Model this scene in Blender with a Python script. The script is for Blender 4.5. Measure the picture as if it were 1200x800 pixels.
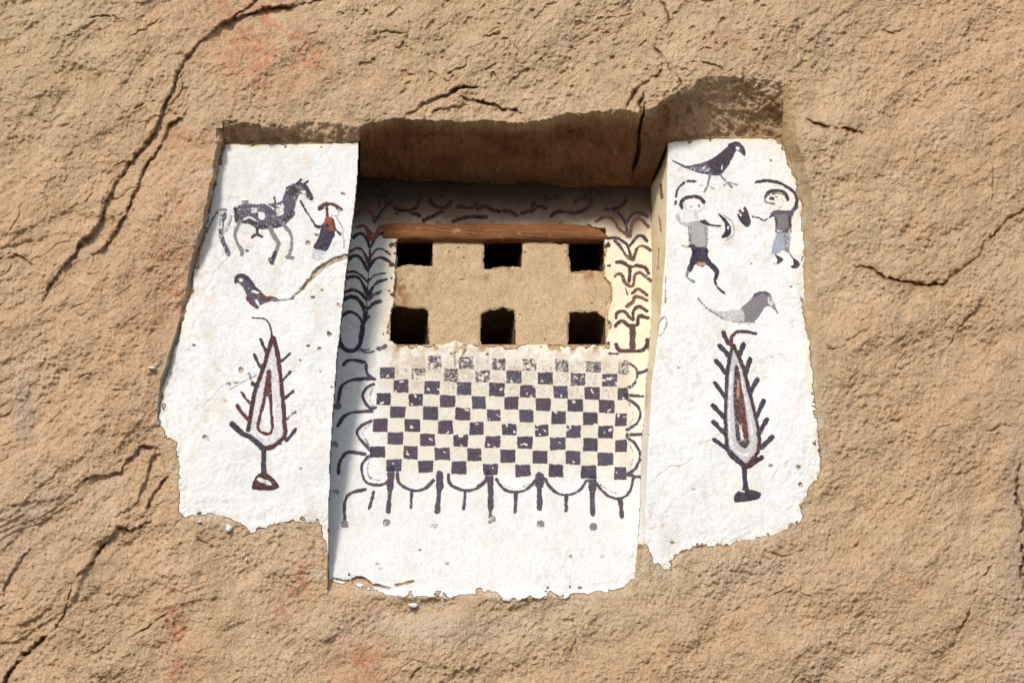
import bpy, math
import numpy as np
from mathutils import Vector

sc = bpy.context.scene
for o in list(bpy.data.objects):
    bpy.data.objects.remove(o)

# ------------------------------------------------------------------ camera
CX, CZ, DIST = 0.0, 9.1, 15.0
PITCH, YAW = math.radians(30), math.radians(8)
cam_pos = np.array([CX - DIST*math.sin(YAW)*math.cos(PITCH),
                    -DIST*math.cos(YAW)*math.cos(PITCH),
                    CZ - DIST*math.sin(PITCH)])
cd = bpy.data.cameras.new('camera')
cd.lens = 120; cd.sensor_width = 36; cd.clip_start = 0.1; cd.clip_end = 2000
cam = bpy.data.objects.new('camera', cd); sc.collection.objects.link(cam)
cam.location = cam_pos
fw = Vector((CX, 0, CZ)) - Vector(cam_pos)
cam.rotation_euler = fw.to_track_quat('-Z', 'Y').to_euler()
sc.camera = cam
FWD = np.array(fw.normalized()); RGT = np.array(fw.cross(Vector((0, 0, 1))).normalized()); UPV = np.cross(RGT, FWD)

# ------------------------------------------------------------------ light
SUN_EL, SUN_AZ = math.radians(31), math.radians(29)     # sun to the left of the wall's normal
w = bpy.data.worlds.new('World'); sc.world = w; w.use_nodes = True
nt = w.node_tree; nt.nodes.clear()
sky = nt.nodes.new('ShaderNodeTexSky'); sky.sky_type = 'NISHITA'; sky.sun_disc = False
sky.sun_elevation = SUN_EL; sky.sun_rotation = math.pi + SUN_AZ
bg = nt.nodes.new('ShaderNodeBackground'); bg.inputs[1].default_value = 0.17
wo = nt.nodes.new('ShaderNodeOutputWorld')
nt.links.new(sky.outputs[0], bg.inputs[0]); nt.links.new(bg.outputs[0], wo.inputs[0])
ld = bpy.data.lights.new('sun', 'SUN'); ld.energy = 3.6; ld.angle = math.radians(9.0); ld.color = (1.0, 0.94, 0.85)
lo = bpy.data.objects.new('sun', ld); sc.collection.objects.link(lo); lo.location = (-10, -20, 20)
sd = Vector((-math.sin(SUN_AZ)*math.cos(SUN_EL), -math.cos(SUN_AZ)*math.cos(SUN_EL), math.sin(SUN_EL)))
lo.rotation_euler = sd.to_track_quat('Z', 'Y').to_euler()
sc.view_settings.view_transform = 'Standard'; sc.view_settings.look = 'None'
sc.view_settings.exposure = 0.0; sc.view_settings.gamma = 1.0
sc.render.engine = 'CYCLES'

# ------------------------------------------------------------------ noise
_rng = np.random.RandomState(7)
_tab = _rng.rand(257, 257).astype(np.float32)
_tab[256, :] = _tab[0, :]; _tab[:, 256] = _tab[:, 0]
def vnoise(x, y):
    xi = np.floor(x); yi = np.floor(y)
    fx = (x - xi).astype(np.float32); fy = (y - yi).astype(np.float32)
    fx = fx*fx*fx*(fx*(fx*6 - 15) + 10); fy = fy*fy*fy*(fy*(fy*6 - 15) + 10)
    xi = xi.astype(np.int32) & 255; yi = yi.astype(np.int32) & 255
    a = _tab[yi, xi]; b = _tab[yi, xi + 1]; c = _tab[yi + 1, xi]; d = _tab[yi + 1, xi + 1]
    return (a + (b - a)*fx)*(1 - fy) + (c + (d - c)*fx)*fy
def fbm(x, y, lam, octs=3, seed=0, ang=0.0, ani=1.0, gain=0.5):
    """-1..1 noise of wavelength lam pixels, stretched by ani along ang"""
    c, s = math.cos(ang), math.sin(ang)
    X = (x*c + y*s)/ani; Y = -x*s + y*c
    out = 0.0; amp = 1.0; tot = 0.0; f = 1.0/lam
    for k in range(octs):
        r = 0.6*k
        cc, ss = math.cos(r), math.sin(r)
        out = out + amp*(vnoise((X*cc + Y*ss)*f + 17.3*seed + 5.1*k, (Y*cc - X*ss)*f + 31.7*seed + 9.7*k)*2 - 1)
        tot += amp; amp *= gain; f *= 2.03
    return out/tot
def sstep(a, b, x):
    t = np.clip((x - a)/(b - a), 0, 1); return t*t*(3 - 2*t)
def seg_dist(U, V, pts, closed=False):
    """distance to a polyline, signed side and position along it 0..1"""
    best = np.full(U.shape, 1e9); side = np.zeros(U.shape); par = np.zeros(U.shape)
    P = list(pts) + ([pts[0]] if closed else [])
    L = [math.hypot(P[i+1][0]-P[i][0], P[i+1][1]-P[i][1]) for i in range(len(P)-1)]; tot = sum(L) + 1e-9; acc = 0
    for i in range(len(P)-1):
        ax, ay = P[i]; bx, by = P[i+1]; dx, dy = bx-ax, by-ay; l2 = dx*dx+dy*dy+1e-9
        t = np.clip(((U-ax)*dx + (V-ay)*dy)/l2, 0, 1)
        d = np.hypot(U-(ax+t*dx), V-(ay+t*dy))
        m = d < best
        best = np.where(m, d, best)
        side = np.where(m, np.sign((U-ax)*dy - (V-ay)*dx), side)
        par = np.where(m, (acc + t*L[i])/tot, par)
        acc += L[i]
    return best, side, par
def inside(U, V, poly):
    r = np.zeros(U.shape, bool); n = len(poly)
    for i in range(n):
        x1, y1 = poly[i]; x2, y2 = poly[(i+1) % n]
        if y1 == y2: continue
        c = ((y1 > V) != (y2 > V)) & (U < (x2-x1)*(V-y1)/(y2-y1) + x1)
        r ^= c
    return r
def lin(*c):
    return np.array([((v/255+0.055)/1.055)**2.4 if v > 10 else v/255/12.92 for v in c])
def smooth_pts(pts, n=5):
    """Catmull-Rom through the points of a brush stroke"""
    if len(pts) < 3: return pts
    p = [pts[0]] + list(pts) + [pts[-1]]; out = []
    for i in range(1, len(p)-2):
        a, b, c, d = [np.array(q, float) for q in p[i-1:i+3]]
        for k in range(n):
            t = k/n
            out.append(tuple(0.5*((2*b) + (-a+c)*t + (2*a-5*b+4*c-d)*t*t + (-a+3*b-3*c+d)*t**3)))
    out.append(tuple(pts[-1])); return out

# ------------------------------------------------------------------ survey of the wall
# the wall is surveyed on one grid: u to the right, v down, 3.75 mm per unit on the rock face;
# place() gives the point of the wall at survey position (u, v) and depth Y into the rock
def place(U, V, Y):
    a = (np.asarray(U, float)-600)*0.15/600; b = (400-np.asarray(V, float))*0.15/600
    dx = FWD[0] + RGT[0]*a + UPV[0]*b; dy = FWD[1] + RGT[1]*a + UPV[1]*b; dz = FWD[2] + RGT[2]*a + UPV[2]*b
    t = (Y - cam_pos[1])/dy
    return np.stack([cam_pos[0]+dx*t, cam_pos[1]+dy*t, cam_pos[2]+dz*t], -1)

STEP = 0.9
def axis(a, b, lo, hi, g=1.05):
    mid = list(np.arange(a, b, STEP)); s = STEP; x = a; left = []
    while x > lo: s *= g; x -= s; left.append(x)
    s = STEP; x = mid[-1]; right = []
    while x < hi: s *= g; x += s; right.append(x)
    return np.array(left[::-1] + mid + right)
us = axis(-60, 1262, -2300, 3400); vs = axis(-50, 852, -1900, 2600)
U, V = np.meshgrid(us, vs)
NU, NV = len(us), len(vs)
du = np.gradient(us); dv = np.gradient(vs)
fine = np.minimum(1, STEP*3/np.maximum(du[None, :], dv[:, None]))      # damp small relief where the grid is coarse
mid_ = np.minimum(1, 12/np.maximum(du[None, :], dv[:, None]))

I = np.interp
x_li = I(V, [140, 168, 230, 300, 370, 450, 530, 600, 690], [422, 421, 417, 408, 400, 392, 387, 385, 384]) + 0.9*fbm(U*0, V, 22, 2, 3)
x_lo = I(V, [135, 168, 190, 230, 270, 310, 345, 390, 420, 440, 470, 495, 600], [262, 262, 258, 250, 240, 228, 222, 210, 200, 193, 188, 188, 200])
x_bR = I(V, [100, 165, 218, 300, 370, 450, 520, 600, 640, 690], [790, 782, 762, 764, 763, 757, 752, 749, 747, 742]) + 0.8*fbm(U*0, V, 30, 2, 4)
x_ri = I(V, [100, 165, 230, 300, 370, 420, 450, 520, 600, 640, 690], [800, 783, 782, 780, 774, 768, 764, 760, 757, 757, 755]) + 1.0*fbm(U*0, V, 26, 2, 5)
x_ro = I(V, [80, 160, 170, 190, 230, 280, 330, 380, 430, 480, 520, 545, 600], [918, 917, 918, 926, 936, 940, 943, 946, 951, 955, 959, 961, 950])
yL = I(V, [140, 166, 400, 520, 640], [0, .078, .035, .005, 0])
yR = I(V, [88, 163, 400, 520, 660], [0, .19, .09, .03, 0])
yB = I(V, [150, 215, 300, 405, 500, 620, 690, 700], [.5, .5, .42, .34, .25, .12, .035, .0])
lipn = 3.5*fbm(U, V*0, 34, 3, 11) + 2.0*fbm(U, V*0, 7, 3, 13)
v_lip = I(U, [262, 300, 400, 423, 455, 480, 560, 620, 690, 735, 748, 770, 795, 830, 900, 930],
          [141, 145, 145, 149, 139, 140, 143, 141, 131, 128, 131, 122, 103, 90, 91, 98]) + lipn
v_bk = I(U, [262, 421.5, 422.5, 500, 600, 700, 762, 783, 850, 905, 918], [168, 166, 207, 212, 215, 219, 218, 165, 160, 161, 170]) + 1.2*fbm(U, V*0, 18, 2, 12)
y_bk = I(U, [262, 421.5, 422.5, 762, 783, 918], [.078, .078, .5, .5, .19, .19])

# rock relief -------------------------------------------------------------
A = math.radians(-35)
wu = 5*fbm(U, V, 38, 3, 21); wv = 5*fbm(U, V, 38, 3, 22)
Uw, Vw = U + wu, V + wv
big = fbm(U, V, 420, 3, 31)*0.07*np.clip((np.hypot((U-590)/1.3, V-420)-330)/400, 0, 1.6)
ter = fbm(Uw, Vw, 130, 3, 33, A, 2.2)
k = 5.0; tt = ter*k; fl = np.floor(tt); ter_s = (fl + sstep(0.68, 1.0, tt-fl))/k; ter2 = fbm(Uw+60, Vw, 60, 3, 39, A, 2.6)*4; f2 = np.floor(ter2); ter_s = ter_s + .45*(f2 + sstep(.75, 1., ter2-f2))/4*sstep(-.1, .4, fbm(U, V, 160, 2, 40))      # terraces: flakes of tuff with sharp lower edges
side_w = np.clip(sstep(420, 120, U) + 0.6*sstep(150, 40, V) + 0.25*sstep(950, 1150, U), 0, 1)
relief = (0.042*fbm(Uw, Vw, 75, 3, 34, A, 1.4) + .009*fbm(Uw, Vw, 32, 2, 44, A, 1.2) + 0.050*ter_s*(0.22 + 0.78*side_w))*mid_
gpatch = 0.65 + 0.7*vnoise(U/60+3, V/60+9)
grain = (0.0040*fbm(Uw, Vw, 19, 3, 35, A, 1.5, .6) + 0.0040*fbm(U+.4*wu, V+.4*wv, 8.5, 2, 36, A, 1.15)*gpatch + 0.0058*fbm(U, V, 4.0, 2, 37, A, 1.05)*gpatch + 0.0030*np.abs(fbm(U, V, 11, 2, 38, A, 1.3)))*fine
rid = 1-np.abs(fbm(Uw*1.0, Vw, 46, 3, 41, A, 2.0)); rmask = sstep(0.05, 0.5, fbm(U, V, 90, 2, 42))
micro = sstep(0.965, 0.997, rid)*rmask*0.007*fine*sstep(.35, .7, vnoise(U/17, V/17))
pit_n = fbm(U, V, 9, 2, 43, A, 1.3); pits = sstep(0.46, 0.64, pit_n)*(0.25 + 0.75*sstep(160, 90, V)*sstep(330, 420, U)*sstep(980, 860, U))*0.010*fine
Yrock = big - relief - grain + micro + pits

CR = [  # points, half width, groove depth, step (far side recessed), iron colour
 ([(380,0),(340,8),(305,13),(262,28),(240,45),(222,65),(212,85),(200,112),(190,130),(184,150),(170,172),(150,195),(122,240),(117,262),(95,285),(70,318),(45,362)], 2.2, .035, .050, .0),
 ([(305,0),(285,14),(262,28)], 1.5, .015, .02, 0),
 ([(216,82),(214,108),(200,122)], 1.3, .02, .015, 0),
 ([(226,124),(212,140),(200,147),(190,165),(176,190),(160,222),(148,250),(140,268),(122,290),(105,302)], 2.0, .030, .040, 0),
 ([(133,120),(145,131),(165,126),(188,116)], 1.3, .018, .01, .3),
 ([(-30,296),(0,299),(15,297),(28,303),(42,311)], 1.4, .02, .0, .5),
 ([(165,180),(150,200),(130,215),(118,240),(112,262)], 1.2, .012, .012, 0),
 ([(213,536),(205,550),(190,567),(180,580),(172,597)], 2.3, .04, .02, .3),
 ([(192,527),(178,537),(172,556),(162,585),(135,608)], 1.8, .02, .03, 0),
 ([(190,521),(165,526),(150,540),(140,552),(102,560),(85,572)], 1.7, .02, .03, 0),
 ([(178,611),(152,622),(138,619),(125,635),(110,655),(88,676)], 2.2, .035, .02, .3),
 ([(81,685),(80,710),(66,740)], 1.6, .022, .01, 0),
 ([(54,747),(30,765),(12,785),(2,806),(-20,830)], 3.2, .05, .03, .5),
 ([(-20,612),(0,603),(25,592)], 1.4, .02, .0, .2), ([(36,640),(12,670),(4,700)], 1.8, .015, .02, 0), ([(-10,724),(28,712)], 1.3, .018, 0, .2),
 ([(150,749),(175,735),(198,719)], 1.5, .022, .0, .3),
 ([(1000,311),(1030,322),(1060,330),(1085,334),(1105,332),(1125,318),(1145,300),(1165,272),(1185,258),(1215,240),(1260,215)], 2.3, .04, .035, .9),
 ([(943,140),(965,148),(980,151),(1000,153),(1020,160)], 1.8, .028, .0, .7),
 ([(1165,660),(1147,680),(1143,705),(1130,730),(1117,758)], 1.5, .022, .0, .2),
 ([(1196,538),(1190,560),(1190,585),(1199,604),(1198,700)], 2.0, .03, .0, .1),
 ([(1160,170),(1165,205),(1163,240)], 1.6, .012, .012, 0), ([(1158,345),(1140,368),(1118,392),(1112,410)], 1.5, .012, .01, 0),
 ([(965,404),(972,410),(985,409),(998,391)], 1.2, .016, 0, .2), ([(1030,32),(1045,40),(1065,34)], 1.4, .018, 0, .2),
 ([(770,-12),(780,18),(787,32)], 1.5, .02, 0, .8), ([(768,53),(783,72),(790,85),(800,100)], 1.4, .018, 0, .8),
 ([(784,79),(768,93),(748,107),(735,132)], 2.4, .045, -.02, .4),
 ([(758,108),(751,122),(748,150),(749,175),(741,205)], 1.5, .05, 0, .1),
 ([(470,141),(490,126),(515,114),(540,104),(560,101)], 2.4, .05, -.03, .1), ([(537,114),(560,117),(585,126),(612,134)], 2.0, .045, -.03, .1),
 ([(505,134),(530,124),(552,124)], 1.8, .04, -.025, 0),
 ([(422,45),(440,41),(452,36),(482,38)], 1.3, .018, 0, .1), ([(585,26),(583,38),(566,46)], 1.7, .028, 0, .1), ([(552,62),(546,78),(522,88)], 1.5, .018, 0, .1),
 ([(100,22),(120,19),(142,22)], 1.6, .02, 0, .2), ([(150,44),(172,34),(189,21)], 1.4, .016, 0, .1), ([(625,30),(600,35)], 1.4, .016, 0, 0), ([(710,22),(740,15)], 1.2, .014, 0, 0),
 ([(340,607),(352,622),(372,628),(388,632),(384,655)], 1.4, .02, .012, .2), ([(345,672),(370,668)], 1.2, .012, 0, 0), ([(808,71),(830,74),(852,82)], 1.4, .02, 0, .3),
 ([(130,458),(150,456),(165,464)], 1.1, .014, 0, .4), ([(60,320),(85,306),(92,302)], 1.2, .01, 0, 0), ([(620,780),(660,770)], 1, .008, 0, 0),
 ([(478,800),(486,786),(500,778)], 1.4, .014, 0, .1), ([(1020,755),(1045,752)], 1.2, .012, 0, .1),
]
iron = np.zeros(U.shape)
c_u = 4.5*fbm(U, V, 24, 4, 51, gain=.6) + 1.6*fbm(U, V, 5, 2, 53); c_v = 4.5*fbm(U, V, 24, 4, 52, gain=.6) + 1.6*fbm(U, V, 5, 2, 54)
def window(x0, x1, y0, y1):
    return slice(max(0, np.searchsorted(vs, y0)), np.searchsorted(vs, y1)), slice(max(0, np.searchsorted(us, x0)), np.searchsorted(us, x1))
for pts, hw, gd, st, ir in CR:
    xs = [p[0] for p in pts]; ys = [p[1] for p in pts]; m = 70 if st else 14
    s = window(min(xs)-m, max(xs)+m, min(ys)-m, max(ys)+m)
    d, sd_, par = seg_dist(U[s]+c_u[s], V[s]+c_v[s], pts)
    end = np.clip(np.minimum(par, 1-par)*9, 0.0, 1)**0.6
    wv_ = 0.12 + 1.25*sstep(.2, .8, vnoise(U[s]/15+hw, V[s]/15)*.6 + .4*vnoise(U[s]/5, V[s]/5)); hw = hw*(.55+.8*vnoise(U[s]/12+9, V[s]/12)); wv_ = np.maximum(wv_, .6) if ir >= .9 else wv_
    Yrock[s] += 0.75*gd*end*wv_*np.exp(-(d/(hw*0.8*(0.4+0.6*end)))**2)
    if st:
        far = np.where(sd_ > 0, 1.0, -1.0)
        Yrock[s] += st*0.42*far*np.tanh(d/1.6)*(.5*np.exp(-d/26.0)+.5*np.exp(-d/8.0))*end*(.4+.9*vnoise(U[s]/30, V[s]/30))
    iron[s] = np.maximum(iron[s], ir*np.exp(-(d/(hw*1.7))**2)*end*wv_)

# recesses cut in the rock -------------------------------------------------
rough_cut = 0.8*grain + 0.006*fbm(U, V, 26, 3, 61) + 0.0025*fbm(U, V, 7, 2, 62, 0.5, 3)
tool = 0.013*fbm(U, V, 8, 3, 63, math.radians(70), 1.6) + .012*fbm(U, V, 26, 3, 64, .1, 1.8)
base = np.array(Yrock)
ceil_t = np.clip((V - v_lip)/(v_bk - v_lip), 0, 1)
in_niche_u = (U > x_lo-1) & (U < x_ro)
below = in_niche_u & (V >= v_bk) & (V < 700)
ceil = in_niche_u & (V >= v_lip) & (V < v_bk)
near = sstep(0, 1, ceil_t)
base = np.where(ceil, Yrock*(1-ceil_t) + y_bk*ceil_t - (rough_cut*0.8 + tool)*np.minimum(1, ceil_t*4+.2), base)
zoneM = (U > x_li) & (U <= x_bR); zoneJ = (U > x_bR) & (U <= x_ri); zoneL = U <= x_li; zoneR = U > x_ri
jt = np.clip((U-x_bR)/np.maximum(x_ri-x_bR, 0.5), 0, 1)
rec = np.where(zoneM, yB, np.where(zoneJ, yB*(1-jt)+yR*jt, np.where(zoneL, yL, yR)))
# soft shoulders where the recess meets the rock on both outer sides
fadeL = sstep(540, 480, V); fadeR = sstep(660, 560, V)
cutY = rec - 0.35*rough_cut
bl = np.where(zoneL, sstep(520, 600, V), 0.0)            # panels run out flush with the rock at the bottom
br = np.where(zoneR | zoneJ, sstep(560, 650, V), 0.0)
bm = np.where(zoneM, sstep(692, 700, V), 0.0)
bb = np.clip(bl+br+bm, 0, 1)
base = np.where(below, cutY*(1-bb) + Yrock*bb, base)
wR = I(V, [90, 170, 300, 450, 560, 620], [17, 17, 14, 10, 6, 3])
tR = np.clip((U-x_ro)/wR, 0, 1); colR = (U >= x_ro) & (U < x_ro+wR) & (V > v_lip) & (V < 620)
topdepth = np.where(V < v_bk, .19*ceil_t, yR)
base = np.where(colR, Yrock*tR + topdepth*(1-tR)*(1-sstep(560, 620, V)) - 0.5*rough_cut*(1-tR), base)
wL = I(V, [140, 260, 400, 600], [9, 6, 4, 3]); tL = np.clip((x_lo-U)/wL + 0.5*fbm(U, V, 9, 2, 71), 0, 1)
colL = (U <= x_lo) & (U > x_lo-wL) & (V > v_lip+10) & (V < 540)
base = np.where(colL, Yrock*tL + (yL+0.008)*(1-tL), base)

dck, _, pck = seg_dist(U+.5*c_u, V+.5*c_v, [(757,120),(749,150),(749,176),(741,207)])
base = np.where(ceil | (V < v_lip), base + .07*np.exp(-(dck/1.5)**2)*np.clip(pck*5, 0, 1)*np.clip((1-pck)*5, 0, 1), base)
# plaster outlines -----------------------------------------------------------
rg = 2.6*fbm(U, V, 11, 3, 81)+1.5*fbm(U, V, 3.6, 2, 83), 2.6*fbm(U, V, 11, 3, 82)+1.5*fbm(U, V, 3.6, 2, 84)
def region_mask(poly, amp=1.0):
    xs = [p[0] for p in poly]; ys = [p[1] for p in poly]; m = np.zeros(U.shape, bool)
    s = window(min(xs)-8, max(xs)+8, min(ys)-8, max(ys)+8)
    m[s] = inside(U[s]+amp*rg[0][s], V[s]+amp*rg[1][s], poly); return m
polyL = [(264,167),(300,167),(360,166),(440,166),(440,646),(384,648),(379,628),(374,612),(366,612),(350,612),(335,610),(322,612),(312,618),(302,618),(296,626),(288,616),(278,611),(262,605),(245,602),(228,604),(214,606),
         (209,592),(211,575),(208,560),(210,545),(205,528),(207,518),(196,512),(189,500),(187,480),(191,452),(194,440),(201,420),(206,405),(211,390),(216,365),(223,345),(228,318),(233,300),(240,272),(244,250),(250,232),(253,210),(258,190)]
polyR = [(735,166),(783,166),(800,164),(850,159),(880,160),(905,162),(917,170),(920,180),(927,196),(935,213),(940,240),(941,270),(943,300),(941,330),(943,360),(946,390),(949,410),(953,450),(957,480),(959,510),(962,545),(956,562),(949,570),(947,580),(937,592),(940,604),(939,612),(922,621),(905,628),(890,631),(875,634),(862,635),(856,640),(848,639),(830,640),(815,641),(812,646),(803,646),(796,650),(788,656),(786,668),(776,667),(766,658),(762,648),(757,636),(735,640)]
polyC = [(370,205),(790,205),(790,636),(757,638),(752,652),(749,668),(744,679),(733,687),(722,690),(712,694),(704,690),(690,697),(675,694),(662,701),(648,697),(632,703),(622,699),(608,704),(590,703),(582,694),(570,692),(557,697),(540,697),(522,701),(505,698),(488,700),(468,700),(450,696),(440,691),(424,689),(412,682),(398,684),(386,680),(370,678)]
openG = [(466,266),(466,277),(465,296),(463,312),(462,330),(461,357),(457,364),(457,398),(468,405),(485,403),(503,406),(518,402),(538,399),(562,406),(584,405),(600,408),(612,404),(640,403),(662,406),(690,404),(712,404),(711,366),(716,352),(717,338),(709,322),(709,300),(709,275),(710,266)]
mL = region_mask(polyL) & (U <= x_li) & (V > v_bk+1)
mR = region_mask(polyR) & (U > x_bR+0.6) & (V > v_bk+1)
mC = region_mask(polyC) & (U > x_li+0.5) & (U <= x_bR+0.6) & (V > v_bk+0.5) & ~region_mask(openG, 0.7)
def dist_in(poly, reach=40):
    xs = [p[0] for p in poly]; ys = [p[1] for p in poly]; d = np.full(U.shape, 99.0)
    s = window(min(xs)-reach, max(xs)+reach, min(ys)-reach, max(ys)+reach)
    d[s] = seg_dist(U[s]+rg[0][s], V[s]+rg[1][s], poly, True)[0]; return d
dL, dR, dC, dG = dist_in(polyL), dist_in(polyR), dist_in(polyC), dist_in(openG)
lost = fbm(U, V, 8, 3, 86)
freeL = np.minimum(dL, np.where(mL, x_li-U+2, 99)+99)
mL &= ~((lost > .30 + dL/16) & (U < x_li-8)); mR &= ~((lost > .30 + dR/16) & (U > x_ri+6)); mC &= ~((lost > .26 + np.minimum(dC, dG)/20) & (U > x_li+6) & (U < x_bR-5) & (V > 260))
pl_rel = 0.0045*fbm(U, V, 60, 3, 91) + 0.0022*fbm(Uw, Vw, 16, 3, 92) + 0.0007*fbm(U, V, 4, 2, 93)
crk = 1-np.abs(fbm(U+wu, V+wv, 62, 4, 94)); hair = sstep(0.965, 0.995, crk)*sstep(0.0, 0.4, fbm(U, V, 120, 2, 95))
pl_rel = pl_rel - 0.0022*hair
edge = np.where(mL, dL, np.where(mR, dR, np.minimum(dC, dG)))
layers = .0022*sstep(.1, .16, fbm(U, V, 26, 3, 97)) + .002*sstep(.2, .25, fbm(U, V, 17, 3, 98))
Ypl = rec - 0.004 - pl_rel + layers*sstep(22, 10, edge)*(V > 300)
curl = np.exp(-edge/4.0)*0.006*(-.35+1.3*fbm(U, V, 18, 2, 96))
Ypl = Ypl - curl
bw = np.clip(bl+br, 0, 1)
anyp = mL | mR | mC
base = np.where(anyp, np.maximum(rec + 0.012, np.minimum(base, rec+0.02)), base)
# rock just outside the plaster follows the recess so the plaster edge stands about a centimetre proud
ring = (~anyp) & (np.minimum(np.minimum(dL, dR), dC) < 36) & (V > 500)
dm = np.minimum(np.minimum(dL, dR), dC); rw = np.exp(-dm/9.0)*sstep(36, 20, dm)
base = np.where(ring, base*(1-rw) + (np.where(zoneM & (V < 700), rec, 0.0) - 0.8*grain + 0.002)*rw, base)

# ------------------------------------------------------------------ mesh helpers
def mesh_obj(name, verts, quads, mats, col=None, cov=None, smooth=False, parent=None):
    me = bpy.data.meshes.new(name)
    nv, nq = len(verts), len(quads)
    me.vertices.add(nv); me.vertices.foreach_set('co', np.ascontiguousarray(verts, np.float32).ravel())
    me.loops.add(nq*4); me.loops.foreach_set('vertex_index', np.ascontiguousarray(quads, np.int32).ravel())
    me.polygons.add(nq); me.polygons.foreach_set('loop_start', np.arange(0, nq*4, 4, dtype=np.int32))
    me.polygons.foreach_set('use_smooth', np.full(nq, smooth))
    me.update(calc_edges=True)
    if col is not None:
        a = me.color_attributes.new('col', 'FLOAT_COLOR', 'POINT')
        c4 = np.ones((nv, 4), np.float32); c4[:, :3] = col
        if cov is not None: c4[:, 3] = cov
        a.data.foreach_set('color', c4.ravel())
    if cov is not None:
        b = me.attributes.new('cov', 'FLOAT', 'POINT'); b.data.foreach_set('value', np.ascontiguousarray(cov, np.float32))
    me.materials.append(mats)
    o = bpy.data.objects.new(name, me); sc.collection.objects.link(o)
    if parent: o.parent = parent
    return o
def patch(name, cells, Y, mat, col, cov=None, smooth=True, parent=None, skirt=0.0):
    """cells: bool on grid cells (NV-1, NU-1); one mesh of the surface over those cells, with a rim 'skirt' deep"""
    jj, ii = np.nonzero(cells)
    q = np.stack([jj*NU+ii, (jj+1)*NU+ii, (jj+1)*NU+ii+1, jj*NU+ii+1], 1)
    ids, inv = np.unique(q, return_inverse=True); inv = inv.reshape(q.shape)
    uu, vv, yy = U.ravel()[ids], V.ravel()[ids], Y.ravel()[ids]
    verts = place(uu, vv, yy); c = col.reshape(-1, 3)[ids]; cv = None if cov is None else cov.ravel()[ids]
    if skirt:
        pad = np.zeros((NV+1, NU+1), bool); pad[1:-1, 1:-1] = cells
        cj, ci = jj+1, ii+1; E = []
        for k_, (oj, oi) in enumerate([(0, -1), (1, 0), (0, 1), (-1, 0)]):
            m = ~pad[cj+oj, ci+oi]
            a, b = inv[m, k_], inv[m, (k_+1) % 4]; E.append(np.stack([a, b], 1))
        E = np.concatenate(E); rim, rinv = np.unique(E, return_inverse=True); rinv = rinv.reshape(E.shape)
        n0, n1 = len(verts), len(rim)
        top = verts[rim]; bot = top.copy(); bot[:, 1] += skirt
        verts = np.concatenate([verts, top, bot]); c = np.concatenate([c, c[rim], c[rim]*0.92])
        if cv is not None: cv = np.concatenate([cv, cv[rim], cv[rim]])
        sq = np.stack([rinv[:, 1]+n0, rinv[:, 0]+n0, rinv[:, 0]+n0+n1, rinv[:, 1]+n0+n1], 1)
        inv = np.concatenate([inv, sq])
    return mesh_obj(name, verts, inv, mat, c, cv, smooth, parent)
def cells_of(m):      # cells whose four corners are all in the mask
    return m[:-1, :-1] & m[1:, :-1] & m[:-1, 1:] & m[1:, 1:]

# ------------------------------------------------------------------ materials
def new_mat(name):
    m = bpy.data.materials.new(name); m.use_nodes = True; t = m.node_tree; t.nodes.clear()
    out = t.nodes.new('ShaderNodeOutputMaterial'); b = t.nodes.new('ShaderNodeBsdfPrincipled')
    t.links.new(b.outputs[0], out.inputs[0]); return m, t, b, out
def nz(t, scale, det=3, rough=0.6, vec=None, dim='3D'):
    n = t.nodes.new('ShaderNodeTexNoise'); n.inputs['Scale'].default_value = scale; n.inputs['Detail'].default_value = det
    n.inputs['Roughness'].default_value = rough
    if vec is not None: t.links.new(vec, n.inputs['Vector'])
    return n.outputs['Fac']
def rng_(t, v, a, b, c, d):
    n = t.nodes.new('ShaderNodeMapRange'); t.links.new(v, n.inputs[0])
    for i_, x in enumerate((a, b, c, d)): n.inputs[1+i_].default_value = x
    return n.outputs[0]
def mth(t, op, a, b):
    n = t.nodes.new('ShaderNodeMath'); n.operation = op
    for i_, x in enumerate((a, b)):
        if hasattr(x, 'links'): t.links.new(x, n.inputs[i_])
        else: n.inputs[i_].default_value = x
    return n.outputs[0]
def mixc(t, f, a, b, mode='MIX'):
    n = t.nodes.new('ShaderNodeMix'); n.data_type = 'RGBA'; n.blend_type = mode
    for k_, x in ((0, f), (6, a), (7, b)):
        if hasattr(x, 'links'): t.links.new(x, n.inputs[k_])
        elif k_ == 0: n.inputs[0].default_value = x
        else: n.inputs[k_].default_value = (*x, 1)
    return n.outputs[2]
def obj_vec(t):
    return t.nodes.new('ShaderNodeTexCoord').outputs['Object']
def attr(t, name='col', which='Color'):
    a = t.nodes.new('ShaderNodeAttribute'); a.attribute_name = name; return a.outputs[which]
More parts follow.
